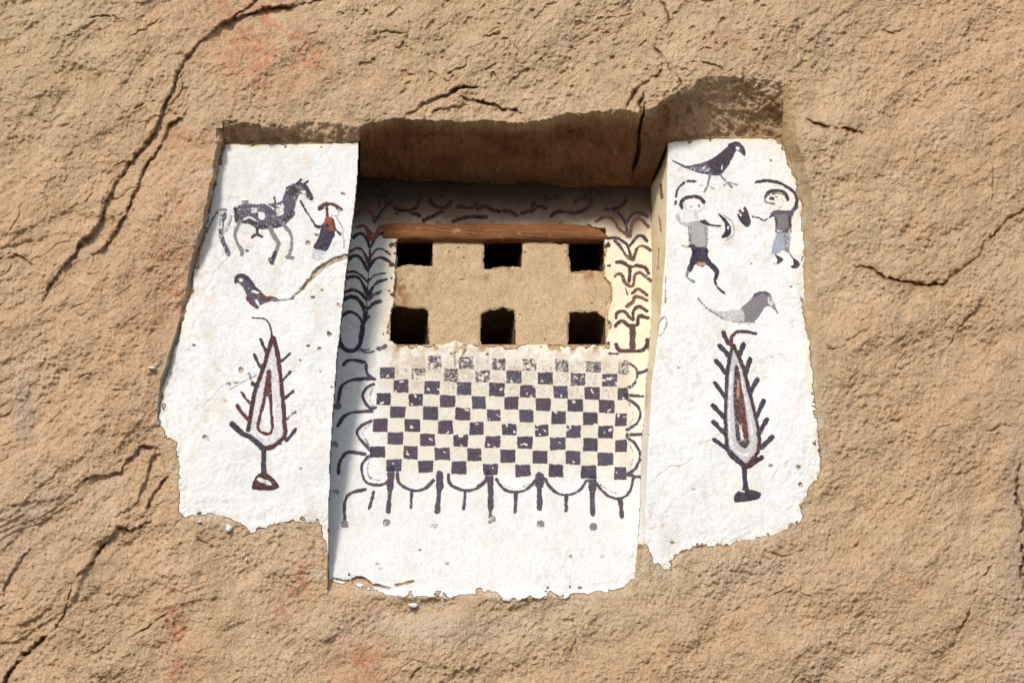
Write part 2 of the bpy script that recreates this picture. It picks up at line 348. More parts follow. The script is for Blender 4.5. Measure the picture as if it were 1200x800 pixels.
def surface(name, v1=(0.82, 1.15), v2=(0.85, 1.15), bumps=((160, 0.003), (420, 0.0015)), rough=0.95, specks=0.0, s1=14, s2=95):
    m, t, b, out = new_mat(name); ov = obj_vec(t)
    f1 = rng_(t, nz(t, s1, 4, .6, ov), .3, .7, *v1); f2 = rng_(t, nz(t, s2, 3, .7, ov), .3, .7, *v2)
    f = mth(t, 'MULTIPLY', f1, f2)
    cc = t.nodes.new('ShaderNodeCombineColor')
    for i_ in range(3): t.links.new(f, cc.inputs[i_])
    c = mixc(t, 1.0, attr(t), cc.outputs[0], 'MULTIPLY')
    if specks:
        sp = rng_(t, nz(t, 210, 2, .5, ov), .66, .74, 0, specks)
        c = mixc(t, sp, c, (0.10, 0.07, 0.045))
    t.links.new(c, b.inputs['Base Color']); b.inputs['Roughness'].default_value = rough; b.inputs['Specular IOR Level'].default_value = 0.15
    h = None
    for s_, d_ in bumps:
        x = mth(t, 'MULTIPLY', nz(t, s_, 3, .65, ov), d_)
        h = x if h is None else mth(t, 'ADD', h, x)
    bp = t.nodes.new('ShaderNodeBump'); bp.inputs['Distance'].default_value = 1.0; bp.inputs['Strength'].default_value = 1.0
    t.links.new(h, bp.inputs['Height']); t.links.new(bp.outputs[0], b.inputs['Normal'])
    return m
M_rock = surface('tuff_rock', (0.88, 1.12), (0.66, 1.30), ((110, .012), (300, .008)), specks=.35, s2=150)
M_slab = surface('cut_tuff', (0.9, 1.1), (0.78, 1.2), ((120, .012), (300, .006)), specks=.7)
M_plas = surface('lime_plaster', (0.94, 1.03), (0.93, 1.03), ((40, .005), (150, .002)), rough=.8, specks=.22, s1=9)
M_earth = surface('dry_earth', (0.8, 1.2), (0.8, 1.2), ((6, .05), (40, .01)))
# mineral paint, worn off in flakes
M_paint, t, b, out = new_mat('worn_mineral_paint'); ov = obj_vec(t)
t.links.new(mixc(t, rng_(t, nz(t, 110, 3, .7, ov), .45, .68, 0, .4), attr(t), (0.20, 0.165, 0.185)), b.inputs['Base Color'])
b.inputs['Roughness'].default_value = .75; b.inputs['Specular IOR Level'].default_value = .2
n1 = rng_(t, mth(t, 'ADD', mth(t, 'MULTIPLY', nz(t, 70, 3, .7, ov), .5), mth(t, 'MULTIPLY', nz(t, 190, 3, .7, ov), .5)), .34, .64, 0, 1)
al = mth(t, 'MULTIPLY', mth(t, 'SUBTRACT', mth(t, 'MULTIPLY', attr(t, 'cov', 'Fac'), 1.22), n1), 2.6)
cl = t.nodes.new('ShaderNodeClamp'); t.links.new(al, cl.inputs[0])
t.links.new(cl.outputs[0], b.inputs['Alpha'])
# old timber
M_wood, t, b, out = new_mat('old_timber'); ov = obj_vec(t)
mp = t.nodes.new('ShaderNodeMapping'); mp.inputs['Scale'].default_value = (2.2, 40, 40); t.links.new(ov, mp.inputs[0])
gr = nz(t, 3.0, 5, .7, mp.outputs[0])
cw = mixc(t, rng_(t, gr, .35, .65, 0, 1), (0.09, 0.032, 0.010), (0.31, 0.115, 0.030))
cw = mixc(t, rng_(t, nz(t, 16, 4, .7, ov), .60, .68, 0, .7), cw, (0.40, 0.26, 0.15))
t.links.new(cw, b.inputs['Base Color']); b.inputs['Roughness'].default_value = .8
bp = t.nodes.new('ShaderNodeBump'); bp.inputs['Distance'].default_value = .006; t.links.new(gr, bp.inputs['Height']); t.links.new(bp.outputs[0], b.inputs['Normal'])

def tag(o, label=None, cat=None, group=None, kind=None):
    for k_, v_ in (('label', label), ('category', cat), ('group', group), ('kind', kind)):
        if v_: o[k_] = v_
    return o

# ------------------------------------------------------------------ colours of the rock
def blob(cx, cy, rx, ry, rot=0.0):
    c, s = math.cos(rot), math.sin(rot); x, y = U-cx, V-cy
    return np.exp(-(((x*c+y*s)/rx)**2 + ((-x*s+y*c)/ry)**2))
TAN = np.array([0.60, 0.405, 0.255]); GREY = np.array([0.60, 0.455, 0.30]); RED = np.array([0.55, 0.24, 0.14]); PALE = np.array([0.68, 0.49, 0.335]); OCH = np.array([0.60, 0.37, 0.19])
cr = np.ones(U.shape+(3,))*TAN
def lay(arr, f, c):
    f = np.clip(f, 0, 1)[..., None]; arr[:] = arr*(1-f) + f*c
lay(cr, sstep(-.3, .6, fbm(U, V, 200, 3, 101))*.5, GREY); lay(cr, sstep(.0, .7, fbm(U, V, 90, 4, 102))*.6, PALE)
lay(cr, sstep(250, 0, U)*sstep(300, 0, V)*.5, np.array([.50, .40, .25]))
rb = (blob(300, 45, 60, 60)+.8*blob(340, 70, 60, 30)+.9*blob(225, 160, 45, 10)+.7*blob(200, 250, 35, 60, .4)+blob(185, 370, 45, 16, -.4)+.8*blob(215, 320, 12, 50, .3)
      + blob(165, 490, 45, 16, -.5)+2.2*blob(206, 750, 13, 55)+1.5*blob(345, 690, 12, 50, .5)+1.3*blob(430, 780, 30, 50)+.7*blob(860, 50, 45, 12)+.5*blob(430, 745, 20, 20)+.5*blob(1060, 685, 30, 10)+.4*blob(260, 10, 80, 30))
lay(cr, rb*(0.1+.9*sstep(-.35, .35, fbm(U, V, 15, 5, 103, math.radians(70), 1.6, .65)))*.8*sstep(-.5, .25, fbm(U, V, 4.5, 2, 108)), RED)
lay(cr, (blob(225, 260, 60, 170, .35)+blob(300, 70, 120, 70)+.6*blob(450, 60, 120, 70))*sstep(-.4, .5, fbm(U, V, 40, 4, 105))*.35, np.array([.62, .34, .20]))
lay(cr, iron*.8, np.array([.30, .13, .05]))
lay(cr, sstep(.05, .6, fbm(U, V, 30, 4, 104))*.25, OCH)
lay(cr, blob(30, 480, 12, 50)*.5+blob(1190, 620, 14, 200)*.35+blob(40, 620, 50, 60)*.2, np.array([.36, .30, .27]))
lay(cr, (blob(520, 735, 160, 22)*.55+blob(870, 670, 100, 25)*.3), np.array([.62, .50, .38]))      # lime washed down below the niche
lay(cr, ceil*sstep(.0, .25, ceil_t)*np.where(U > 421, .2+.65*sstep(830, 760, U), .2), np.array([.33, .16, .085]))    # tool-dressed ceiling, red-brown, strongest over the middle
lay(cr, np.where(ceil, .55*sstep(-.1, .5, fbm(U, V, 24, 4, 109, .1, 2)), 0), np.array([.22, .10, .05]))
lay(cr, np.where(colR, .5, 0), np.array([.52, .36, .17]))

dmr = np.minimum(np.minimum(dL, dR), dC)
lay(cr, np.where(~(mL | mR | mC) & ~ceil & (V > 190), np.exp(-dmr/7)*sstep(-.1, .4, fbm(U, V, 6, 3, 106))*.75 + np.exp(-dmr/22)*.25*sstep(-.2, .5, fbm(U, V, 15, 3, 107)), 0), np.array([.66, .58, .46]))
# ------------------------------------------------------------------ cliff and ground
opening = (U > 457) & (U < 715) & (V > 264) & (V < 404)
Yc = base
Pc = place(U, V, Yc)
Pc[-1, :, 2] = -1.0
cells = ~cells_of(opening)
jj, ii = np.nonzero(cells)
q = np.stack([jj*NU+ii, (jj+1)*NU+ii, (jj+1)*NU+ii+1, jj*NU+ii+1], 1)
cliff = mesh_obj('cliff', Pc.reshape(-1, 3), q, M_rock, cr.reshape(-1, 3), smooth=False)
tag(cliff, kind='structure')
gx = np.linspace(-300, 300, 121); gy = np.linspace(-500, 6, 121)
GX, GY = np.meshgrid(gx, gy); GZ = 0.25*fbm(GX*5, GY*5, 60, 4, 120)
gi = np.arange(121*121).reshape(121, 121); gq = np.stack([gi[:-1, :-1], gi[:-1, 1:], gi[1:, 1:], gi[1:, :-1]], -1).reshape(-1, 4)
gnd = mesh_obj('ground', np.stack([GX, GY, GZ], -1).reshape(-1, 3), gq, M_earth, np.ones((121*121, 3))*np.array([.13, .115, .07]), smooth=True)
tag(gnd, kind='structure')

# ------------------------------------------------------------------ plaster colours
WHITE = np.array([.675, .675, .685]); YEL = np.array([.74, .62, .38]); CREAM = np.array([.72, .67, .57]); BRN = np.array([.36, .23, .11]); DGREY = np.array([.5, .5, .5])
cp = np.ones(U.shape+(3,))*WHITE
lay(cp, sstep(.1, .7, fbm(U, V, 70, 3, 111))*.25, np.array([.66, .67, .72]))
lay(cp, sstep(.15, .6, fbm(U, V, 26, 4, 123, math.radians(85), 2.2))*.4, np.array([.57, .52, .45]))
lay(cp, sstep(.30, .36, fbm(U, V, 5, 3, 126))*.35*sstep(-.1, .3, fbm(U, V, 60, 2, 127)), np.array([.50, .42, .31]))
lay(cp, sstep(.28, .6, fbm(U, V, 14, 5, 124, gain=.65))*.5, np.array([.62, .53, .40]))
lay(cp, sstep(.1, .7, fbm(U, V, 50, 3, 112))*.3, CREAM)
lay(cp, hair*.25, np.array([.55, .45, .33]))
e1 = np.exp(-edge/5.0)
lay(cp, np.where(mL | mR, e1*(.3+.5*sstep(260, 165, V)), 0)*(1+fbm(U, V, 9, 2, 113)), YEL)
lay(cp, np.where(mC, np.exp(-dG/14)*.75*sstep(470, 380, V), 0)*(1+.6*fbm(U, V, 9, 3, 114)), YEL*.92)
lay(cp, np.where(mC, sstep(700, 745, U)*sstep(620, 380, V)*.6, 0), YEL*1.02)
lay(cp, np.where(zoneJ, .75*sstep(700, 350, V), 0)*(1+.4*fbm(U, V, 12, 3, 115)), YEL*.95)
lay(cp, np.where(zoneJ, sstep(.1, .5, fbm(U, V, 22, 3, 116, math.radians(88), 3.))*.5, 0), BRN*1.3)
lay(cp, np.where(mC, sstep(570, 540, V)*sstep(405, 430, V)*sstep(435, 465, U)*sstep(748, 735, U)*.9, 0)*(1+.15*fbm(U, V, 6, 3, 128)), np.array([.60, .545, .46]))   # grey-cream ground of the chequers
mott = sstep(-.15, .45, fbm(U, V, 8, 4, 117))
lay(cp, np.where(mC, mott*sstep(480, 425, V)*sstep(398, 412, V)*sstep(430, 450, U)*sstep(745, 725, U)*.6, 0), np.array([.48, .37, .26]))
lay(cp, np.where(mC, sstep(.1, .4, fbm(U, V, 9, 3, 118))*sstep(424, 404, V)*sstep(395, 403, V)*sstep(455, 470, U)*sstep(722, 710, U), 0), BRN)
lay(cp, np.where(mC, .96*sstep(292, 246, V + 14*fbm(U, V, 40, 3, 119)), 0), np.array([.17, .105, .07]))  # brown layer of the painted ceiling shade, reaching down past the lintel
lay(cp, np.where(mC, .85*sstep(258, 226, V + 10*fbm(U, V, 30, 3, 125)), 0), np.array([.035, .026, .022]))                                                # ceiling shade and soot, painted into the top of the back wall
lay(cp, np.where(mC, blob(575, 640, 3, 50)*.35+blob(752, 600, 5, 200)*.4, 0), YEL)
chips = np.zeros(U.shape)
def chip_line(pts, hw, g=1.0):
    xs = [p[0] for p in pts]; ys = [p[1] for p in pts]; s = window(min(xs)-9, max(xs)+9, min(ys)-9, max(ys)+9)
    d, _, par = seg_dist(U[s]+.6*rg[0][s], V[s]+.6*rg[1][s], smooth_pts(pts))
    chips[s] = np.maximum(chips[s], g*sstep(hw+.8, hw-.6, d))
chip_line([(342,350),(356,338)], .9, .7); chip_line([(354,339),(368,323),(380,313)], 1.9); chip_line([(368,322),(380,312),(392,305),(407,301)], 3.0)
for x, y, r, g in [(361,285,2.2,.9),(386,391,2.6,1),(305,257,0,0),(283,433,2.6,.9),(269,449,1.8,.8),(277,448,1.2,.6),(241,512,2.4,.9),(244,515,1.2,.6),(403,228,1.2,.9),(366,349,1.5,.9),(377,340,1,.8),
                   (398,358,1.8,.7),(361,405,1.2,.7),(375,409,1.3,.7),(289,294,1.1,.9),(288,240,0,0),(376,436,1,.6),(371,276,1.3,.9),(228,405,.9,.8),(265,470,1.4,.5),(903,189,1,.8),(796,431,.9,.6),
                   (905,418,.9,.6),(862,436,.7,.5),(927,336,.9,.6),(903,546,1.8,.7),(936,548,2,.8),(938,569,2.2,.8),(788,635,1.6,.7),(812,573,1.2,.5),(881,310,.8,.6),(670,652,1.4,.7),(492,644,1.4,.6),
                   (524,661,1.6,.6),(706,652,1.2,.5),(443,661,1.8,.6),(446,667,1.2,.5),(760,510,.9,.6),(330,521,.7,.7),(353,549,1,.8),(390,455,1.2,.6),(352,422,.8,.7)]:
    if r: chip_line([(x-.6, y), (x+.8, y+.5)], r, g)
chip_line([(431,684),(443,686),(457,688)], 1.2); chip_line([(464,685),(474,684),(484,681)], 1.5, .9); chip_line([(390,678),(404,680),(416,680)], .9); chip_line([(415,680),(424,679),(432,684)], 3.6); chip_line([(270,456),(300,440)], .5, .4)
chip_line([(533,413),(534,428)], 1.0, 1); chip_line([(547,411),(536,424)], .6, .8)
chip_line([(742,682),(738,687)], 2.2); chip_line([(702,694),(712,696)], 1.6); chip_line([(650,700),(660,698)], 1.5); chip_line([(560,702),(574,694)], .9)
for pts in [[(240,475),(252,462),(262,452),(275,446)],[(820,520),(840,512),(850,500),(856,490)],[(770,560),(785,548),(800,545),(812,536)],[(905,560),(915,545),(925,541)],[(300,452),(330,448)]]:
    chip_line(pts, .45, .28)
red_chip = (blob(474, 682, 12, 5)+blob(443, 684, 14, 5))
lay(cp, np.where(mC, .5*sstep(520, 600, V), 0), np.array([.60, .595, .58]))  # lower back wall greyed in colour to offset the strong sun there
lay(cp, np.clip(chips, 0, 1)*(.75+.25*fbm(U, V, 5, 2, 121)), BRN*.85); lay(cp, chips*np.clip(red_chip, 0, 1)*.8, np.array([.38, .15, .09]))
Ypl = Ypl + chips*(0.011+.02*blob(424, 681, 9, 5)+.006*fbm(U, V, 5, 2, 122))

PL_L = patch('wall_painting', cells_of(mL), Ypl, M_plas, cp, smooth=True, skirt=.035)
tag(PL_L, 'white panel painted with a horse, a bird and a cypress, left of the niche', 'wall painting', 'whitewashed wall paintings of the pigeon house')
PL_R = patch('wall_painting', cells_of(mR), Ypl, M_plas, cp, smooth=True, skirt=.035)
tag(PL_R, 'white panel painted with two dancers, two birds and a cypress, right of niche', 'wall painting', 'whitewashed wall paintings of the pigeon house')
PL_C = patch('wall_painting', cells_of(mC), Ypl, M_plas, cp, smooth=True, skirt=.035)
tag(PL_C, 'recessed cream plaster panel painted with black chequers and scallops under the pigeon holes', 'wall painting', 'whitewashed wall paintings of the pigeon house')

# ------------------------------------------------------------------ paintings
BK = np.array([.032, .024, .036]); VI = np.array([.075, .06, .095]); GR = np.array([.20, .18, .19]); LG = np.array([.42, .40, .41]); RB = np.array([.085, .022, .018]); RD = np.array([.26, .055, .03])
BL = np.array([.30, .34, .42]); NV_ = np.array([.028, .022, .045]); OR = np.array([.45, .20, .12])
jx, jy = 0.45*fbm(U, V, 7, 2, 131), 0.45*fbm(U, V, 7, 2, 132)
pw = 0.55*fbm(U, V, 5, 2, 133)
def painting(name, parent, ops, label=None):
    X = [p[0] for o in ops for p in o[1]]; Yv = [p[1] for o in ops for p in o[1]]
    s = window(min(X)-8, max(X)+8, min(Yv)-8, max(Yv)+8)
    u_, v_ = U[s]+jx[s], V[s]+jy[s]
    cov = np.zeros(u_.shape); col = np.ones(u_.shape+(3,))*BK
    for o in ops:
        kind, pts, c, a = o[0], o[1], o[2], o[3]
        xs = [p[0] for p in pts]; ys = [p[1] for p in pts]; ww = o[4] if kind == 's' else 1
        sub = (slice(max(0, int((min(ys)-vs[s[0].start]-ww-5)/STEP)), max(0, int((max(ys)-vs[s[0].start]+ww+5)/STEP))), slice(max(0, int((min(xs)-us[s[1].start]-ww-5)/STEP)), max(0, int((max(xs)-us[s[1].start]+ww+5)/STEP))))
        a_, b_ = u_[sub], v_[sub]
        if kind == 's':
            d, _, par = seg_dist(a_, b_, smooth_pts(pts))
            m = np.clip((ww/2*(1.3+.12*np.sin(par*9)) - d + pw[s][sub])/1.1 + .5, 0, 1)
        elif kind == 'p':
            P_ = pts if (len(o) > 4 and o[4] == 'sharp') else smooth_pts(list(pts)+[pts[0]], 3)[:-1]
            d, _, _ = seg_dist(a_, b_, P_, True); ins = inside(a_, b_, P_)
            m = np.clip(np.where(ins, d, -d)/1.1 + .5 + pw[s][sub]*.6, 0, 1)
        if kind == 's' or kind == 'p':
            if a < 0:      # left bare
                cov[sub] = cov[sub]*(1-m*(-a))
            else:
                f = (m*(m*a >= cov[sub]*0.0+.05))[..., None]*np.where(m[..., None] > .02, 1, 0)
                wgt = np.clip(f*1.6, 0, 1)
                col[sub] = col[sub]*(1-wgt) + c*wgt
                cov[sub] = np.maximum(cov[sub]*(1-m*(1 if kind == 'p' or a > .6 else .4)*1.0), 0) + m*a if False else np.where(m > .5, a*m+(1-m)*cov[sub], np.maximum(cov[sub], m*a))
    full = np.zeros(U.shape); fc = np.ones(U.shape+(3,))*BK
    full[s] = cov; fc[s] = col
    cells = (full[:-1, :-1]+full[1:, :-1]+full[:-1, 1:]+full[1:, 1:]) > 0.04
    okm = mL if parent is PL_L else mR if parent is PL_R else mC
    cells &= cells_of(okm)
    o = patch(name, cells, Ypl-0.0012, M_paint, fc, cov=full, smooth=True, parent=parent)
    if label: o['label'] = label
    return o
def Z(ox, oy, sc_): return lambda *p: [(ox+x/sc_, oy+y/sc_) for x, y in p]

z = Z(240, 200, 6.667)
S = lambda pts, w_, c=BK, a=.95: ('s', pts, c, a, w_)
P = lambda pts, c=BK, a=.95: ('p', pts, c, a)
painting('painted_horse', PL_L, [
  P(z((235,300),(300,250),(400,262),(470,255),(540,250),(600,235),(620,170),(650,120),(700,95),(760,100),(800,140),(825,190),(835,228),(800,220),(780,190),(735,195),(720,240),(700,310),(660,370),(600,420),(540,440),(470,450),(380,430),(300,400),(240,390),(225,350)), VI, .76),
  P(z((450,270),(530,270),(550,320),(490,340)), VI, .9), P(z((630,130),(700,100),(720,180),(650,200)), BK, .75), P(z((640,220),(700,230),(690,330),(640,360),(610,300)), VI, .85),
  S(z((240,300),(250,390)), 4, BK, .8), S(z((280,400),(350,398),(430,440),(510,440),(600,415),(690,330)), 4.2, BK, .8),
  S(z((275,400),(240,480),(245,540),(285,620),(290,655)), 3.6, GR, .85), S(z((155,340),(135,400),(125,490),(150,570),(182,650)), 4.6, VI, .72), S(z((200,360),(185,430),(150,480)), 4, GR, .55),
  S(z((510,440),(540,510),(575,560),(560,620),(530,700)), 3.8, GR, .9), S(z((545,640),(525,705)), 3.6, BK, .8), S(z((505,695),(528,722)), 4, BK, .7),
  S(z((610,420),(655,470),(680,530),(670,620),(655,665)), 3.2, GR, .75), S(z((640,675),(685,680)), 4, GR, .7),
  S(z((30,445),(70,360),(110,310),(165,305)), 2.6, GR, .7), S(z((110,310),(125,380),(120,440)), 3, GR, .5),
  S(z((720,100),(752,70)), 2.6, BK, .85), S(z((770,108),(805,82)), 2.2, BK, .85), S(z((760,110),(800,140),(830,215)), 4, BK, .85),
  S(z((410,455),(412,500)), 2.6), S(z((368,522),(405,498),(447,512)), 2.6), S(z((295,245),(335,240)), 2.4, GR, .8), S(z((542,205),(548,250)), 2.4, RB, .8),
  ('p', z((420,330),(465,330),(465,375),(425,375)), VI, -1), ('p', z((745,150),(790,160),(770,180)), VI, -.9), ('p', z((560,270),(610,250),(620,330),(560,350)), VI, -.45), ('p', z((360,290),(420,280),(415,320),(370,330)), VI, -.4),
  ('s', z((470,250),(540,300)), VI, -.9, 1.4), ('s', z((300,385),(350,365),(400,390)), VI, -.9, 1.2)], 'worn black painted horse with long legs')
painting('painted_man', PL_L, [
  S(z((748,240),(800,330),(868,430)), 2.0, BK, .85), S(z((865,430),(905,435),(950,405)), 3.2, BK, .95),
  S(z((900,290),(925,268),(970,258),(1020,272),(1062,302)), 3.4, RB, 1.0), S(z((900,295),(915,285)), 4, BK, 1), S(z((955,285),(955,360)), 2.8, RB, .95),
  P(z((945,358),(1000,368),(1022,475),(915,462),(918,425)), RD, .95), P(z((905,455),(1018,478),(985,560),(942,632),(846,600),(880,540)), NV_, 1.05),
  S(z((915,440),(960,430)), 3, BK, .8), S(z((1000,380),(1010,440),(1062,497)), 2.4, RB, .9), S(z((1025,360),(1072,440),(1088,600)), 1.5, LG, .7), S(z((990,350),(1040,350),(1050,310)), 1.6, LG, .7),
  P(z((842,612),(940,632),(932,700),(838,690)), BL*1.6, .55)], 'painted man in a red shirt and dark skirt leading the horse')
z = Z(260, 300, 6.667)
painting('painted_bird', PL_L, [
  P(z((110,190),(125,155),(165,150),(210,180),(250,240),(300,290),(340,318),(400,330),(420,345),(345,362),(310,380),(275,395),(220,370),(190,300),(160,240)), VI, .85),
  S(z((108,200),(120,160),(165,150),(215,185),(260,250),(310,300)), 3.2, BK, .95), S(z((290,290),(330,320),(420,338)), 4.2, RB, .85), S(z((200,330),(230,370),(280,400)), 3, RB, .9),
  S(z((400,338),(470,342),(560,330)), 2.0, GR*.7, .85), S(z((430,365),(500,345)), 1.2, LG, .6), ('p', z((135,175),(160,172),(162,195),(140,198)), VI, -1), ('s', z((245,270),(275,285)), VI, -.8, 2.4), ('s', z((265,345),(285,375)), VI, -.8, 2),
  S(z((120,230),(80,265)), 1.2, LG, .6)], 'small dark painted bird facing left')
z = Z(250, 370, 3.636)
painting('painted_tree', PL_L, [
  P(z((250,110),(280,280),(300,500),(220,560),(150,500),(190,300)), LG*1.55, .75), ('p', z((240,230),(262,400),(255,500),(215,520),(180,480),(210,340)), LG, -.9),
  S(z((250,95),(232,160),(208,235),(180,310),(162,400),(148,485)), 3.9, RB*.5, .98), S(z((258,95),(275,170),(286,260),(297,370),(306,480),(302,515)), 4.0, RB*.8, .98),
  S(z((80,460),(120,498),(165,522),(215,568)), 5.0, BK, 1), S(z((215,568),(260,552),(302,518)), 4.2, RB*.7, .9),
  S(z((237,240),(216,360),(190,470),(220,500),(250,488),(246,400),(237,250)), 3.1, RB*.8, .95), S(z((237,240),(232,330)), 4.2, RB*.8, .85),
  S(z((215,565),(215,665)), 4.8), P(z((162,738),(172,695),(205,666),(240,675),(282,728),(230,744)), RB*.6, .98), ('s', z((195,695),(240,712)), BK, -.55, 4),
  S(z((200,100),(212,125),(226,155)), 3), S(z((175,165),(190,200),(206,222)), 3.2), S(z((150,245),(160,270)), 2.6, GR, .7), S(z((168,288),(186,300)), 4), S(z((120,325),(155,372)), 3, RB, .75),
  S(z((100,380),(120,410),(146,440)), 3.4, RB, .9), S(z((325,160),(290,195)), 2.8), S(z((328,238),(292,280)), 2.6), S(z((340,320),(300,355)), 3), S(z((350,405),(312,440)), 2.6, BK, .7), S(z((352,482),(312,530)), 3.2),
  S(z((165,8),(215,12),(242,42),(250,92)), 1.9, BK, .85)], 'dark painted cypress with spiky twigs and a half round foot')

z = Z(780, 160, 6.667); y = Z(780, 240, 5.0)
painting('painted_bird', PL_R, [
  P(z((42,180),(100,203),(165,228),(250,214),(330,188),(400,150),(450,105),(500,65),(550,48),(598,75),(605,100),(625,150),(590,132),(555,112),(530,150),(500,210),(460,270),(420,305),(340,300),(250,283),(160,248),(100,222)), VI, .95),
  P(z((330,200),(450,110),(520,70),(545,110),(500,200),(450,270),(400,290),(350,270)), BK, .98), S(z((500,65),(550,50),(600,80),(612,140)), 2.4, BK, .95),
  ('p', z((550,82),(575,85),(572,104),(552,102)), BK, -1), ('s', z((442,225),(438,255)), BK, -.9, 1.6), ('s', z((200,262),(330,250)), BK, -.35, 5),
  S(z((345,300),(330,380),(302,432)), 2, GR, .8), S(z((270,385),(330,383),(385,415)), 1.3, GR, .65), S(z((430,305),(478,360),(520,395)), 2, GR, .85), S(z((455,383),(490,358),(562,378)), 1.5, GR, .75)], 'dark long tailed painted bird at the top of the panel')
painting('painted_dancer', PL_R, [
  S(z((75,528),(80,505)), 2.4), S(z((80,470),(85,430),(110,390),(150,356)), 2.2, BK, .9), S(z((170,350),(235,350)), 2.2, BK, .9),
  S(z((128,555),(122,515),(155,478),(225,468),(270,482),(298,515)), 3.2, BK, .95), S(z((150,490),(225,478),(275,495)), 1.4, RB, .8),
  S(z((150,520),(165,570),(210,585),(280,575),(305,530)), 1.3, LG, .7), S(z((255,535),(262,545)), 2, GR, .8), S(z((195,540),(205,548)), 1.8, LG, .7), S(z((235,590),(240,630)), 5, LG*1.3, .55),
  P(y((125,110),(165,95),(240,110),(242,245),(150,245)), LG*.85, .85), S(y((70,60),(88,105),(135,118)), 4, LG, .6), S(y((140,110),(145,245)), 2.4, GR, .65), S(y((238,120),(240,240)), 2, GR, .65),
  S(y((205,95),(250,115),(322,126)), 2.0, BK, .85), S(y((225,92),(245,110)), 2.4), S(y((95,235),(125,245),(150,243)), 2.6, np.array([.45,.38,.25]), .6), S(y((140,242),(165,240)), 2.4),
  P(y((150,248),(245,252),(252,310),(306,370),(312,400),(298,442),(278,440),(286,400),(240,352),(215,368),(175,346),(150,392),(123,386),(150,300)), NV_*.8, 1.05),
  S(y((195,348),(225,348)), 3.2, OR, .9), S(y((130,392),(125,420),(165,450)), 3, GR, .7), S(y((290,440),(302,482),(345,516)), 2.6, BK, .8)], 'painted dancer in black trousers beside the crescent')
painting('painted_crescent', PL_R, [
  P(y((302,48),(330,62),(368,100),(386,150),(372,182),(348,196),(325,190),(346,155),(346,112),(325,80)), NV_*.7, 1.05), S(y((340,58),(385,95),(402,140),(392,180),(350,208)), 1.8, LG, .8), ('s', y((365,130),(366,142)), BK, -.9, 1.6)])
painting('painted_disc', PL_R, [
  P(y((418,60),(432,28),(450,30),(462,10),(480,30),(497,90),(487,128),(462,125),(430,90)), BK, 1.0), ('s', y((430,50),(440,62)), BK, -.8, 2), ('s', y((447,22),(452,34)), BK, -.8, 1.6), S(y((425,40),(440,55)), 2, OR, .6)])
painting('painted_dancer', PL_R, [
  S(z((708,355),(800,345),(880,360),(960,400),(1010,445),(1025,500),(1010,560),(965,600)), 2.9, BK, .97), S(z((780,468),(808,435),(870,420),(930,440),(955,492)), 3.2, BK, .9), S(z((800,455),(870,440),(925,460)), 2, RB, .6),
  S(z((770,475),(785,510),(850,525)), 2.2, GR, .75), S(z((822,482),(838,488)), 3.2), S(z((860,468),(870,472)), 2.2, GR, .85), S(z((905,470),(915,520),(890,560)), 1.4, LG, .75),
  P(y((608,52),(640,35),(742,40),(738,100),(730,162),(650,172),(642,80)), GR*.8, .85), S(y((640,42),(740,45)), 3.4, VI, .95), S(y((645,80),(648,165)), 2.4, BK, .7), S(y((728,60),(730,155)), 3, BK, .75),
  S(y((508,70),(545,75),(580,90),(628,58)), 1.8, BK, .8), S(y((720,50),(770,12)), 3.2, VI, .95), S(y((655,150),(730,155)), 3.4, BK, .6),
  P(y((645,172),(735,170),(715,272),(690,265),(650,288),(618,278)), BL, .75), S(y((705,180),(715,265)), 4, GR, .7), S(y((712,262),(752,320)), 2, GR, .8),
  P(y((638,288),(692,320),(662,347),(645,342),(655,322)), BK, .98), P(y((745,312),(762,320),(786,345),(772,370),(734,366),(750,345)), BK, .98), S(y((630,345),(650,338)), 1.6, OR, .5)], 'painted dancer in a pale blue skirt under a hooked arc')
painting('painted_bird', PL_R, [
  P(y((440,605),(490,560),(520,522),(570,508),(610,525),(632,575),(652,632),(625,602),(592,592),(560,632),(520,682),(460,682)), GR*.9, .88),
  P(y((190,545),(250,600),(330,622),(440,610),(460,680),(380,680),(300,645),(240,605)), LG*1.1, .62), S(y((190,548),(240,602),(300,645),(380,682),(520,684)), 1.6, GR, .7), S(y((520,530),(570,512),(612,530)), 3, VI, .8),
  S(y((608,530),(632,575),(654,634)), 1.6, GR, .75), ('p', y((600,535),(625,560),(630,590),(600,575)), GR, -.5), S(y((430,685),(430,725)), 1.2, LG, .6), S(y((482,690),(512,732)), 1.2, LG, .6)], 'faded grey painted bird above the cypress')
z = Z(820, 380, 3.636)
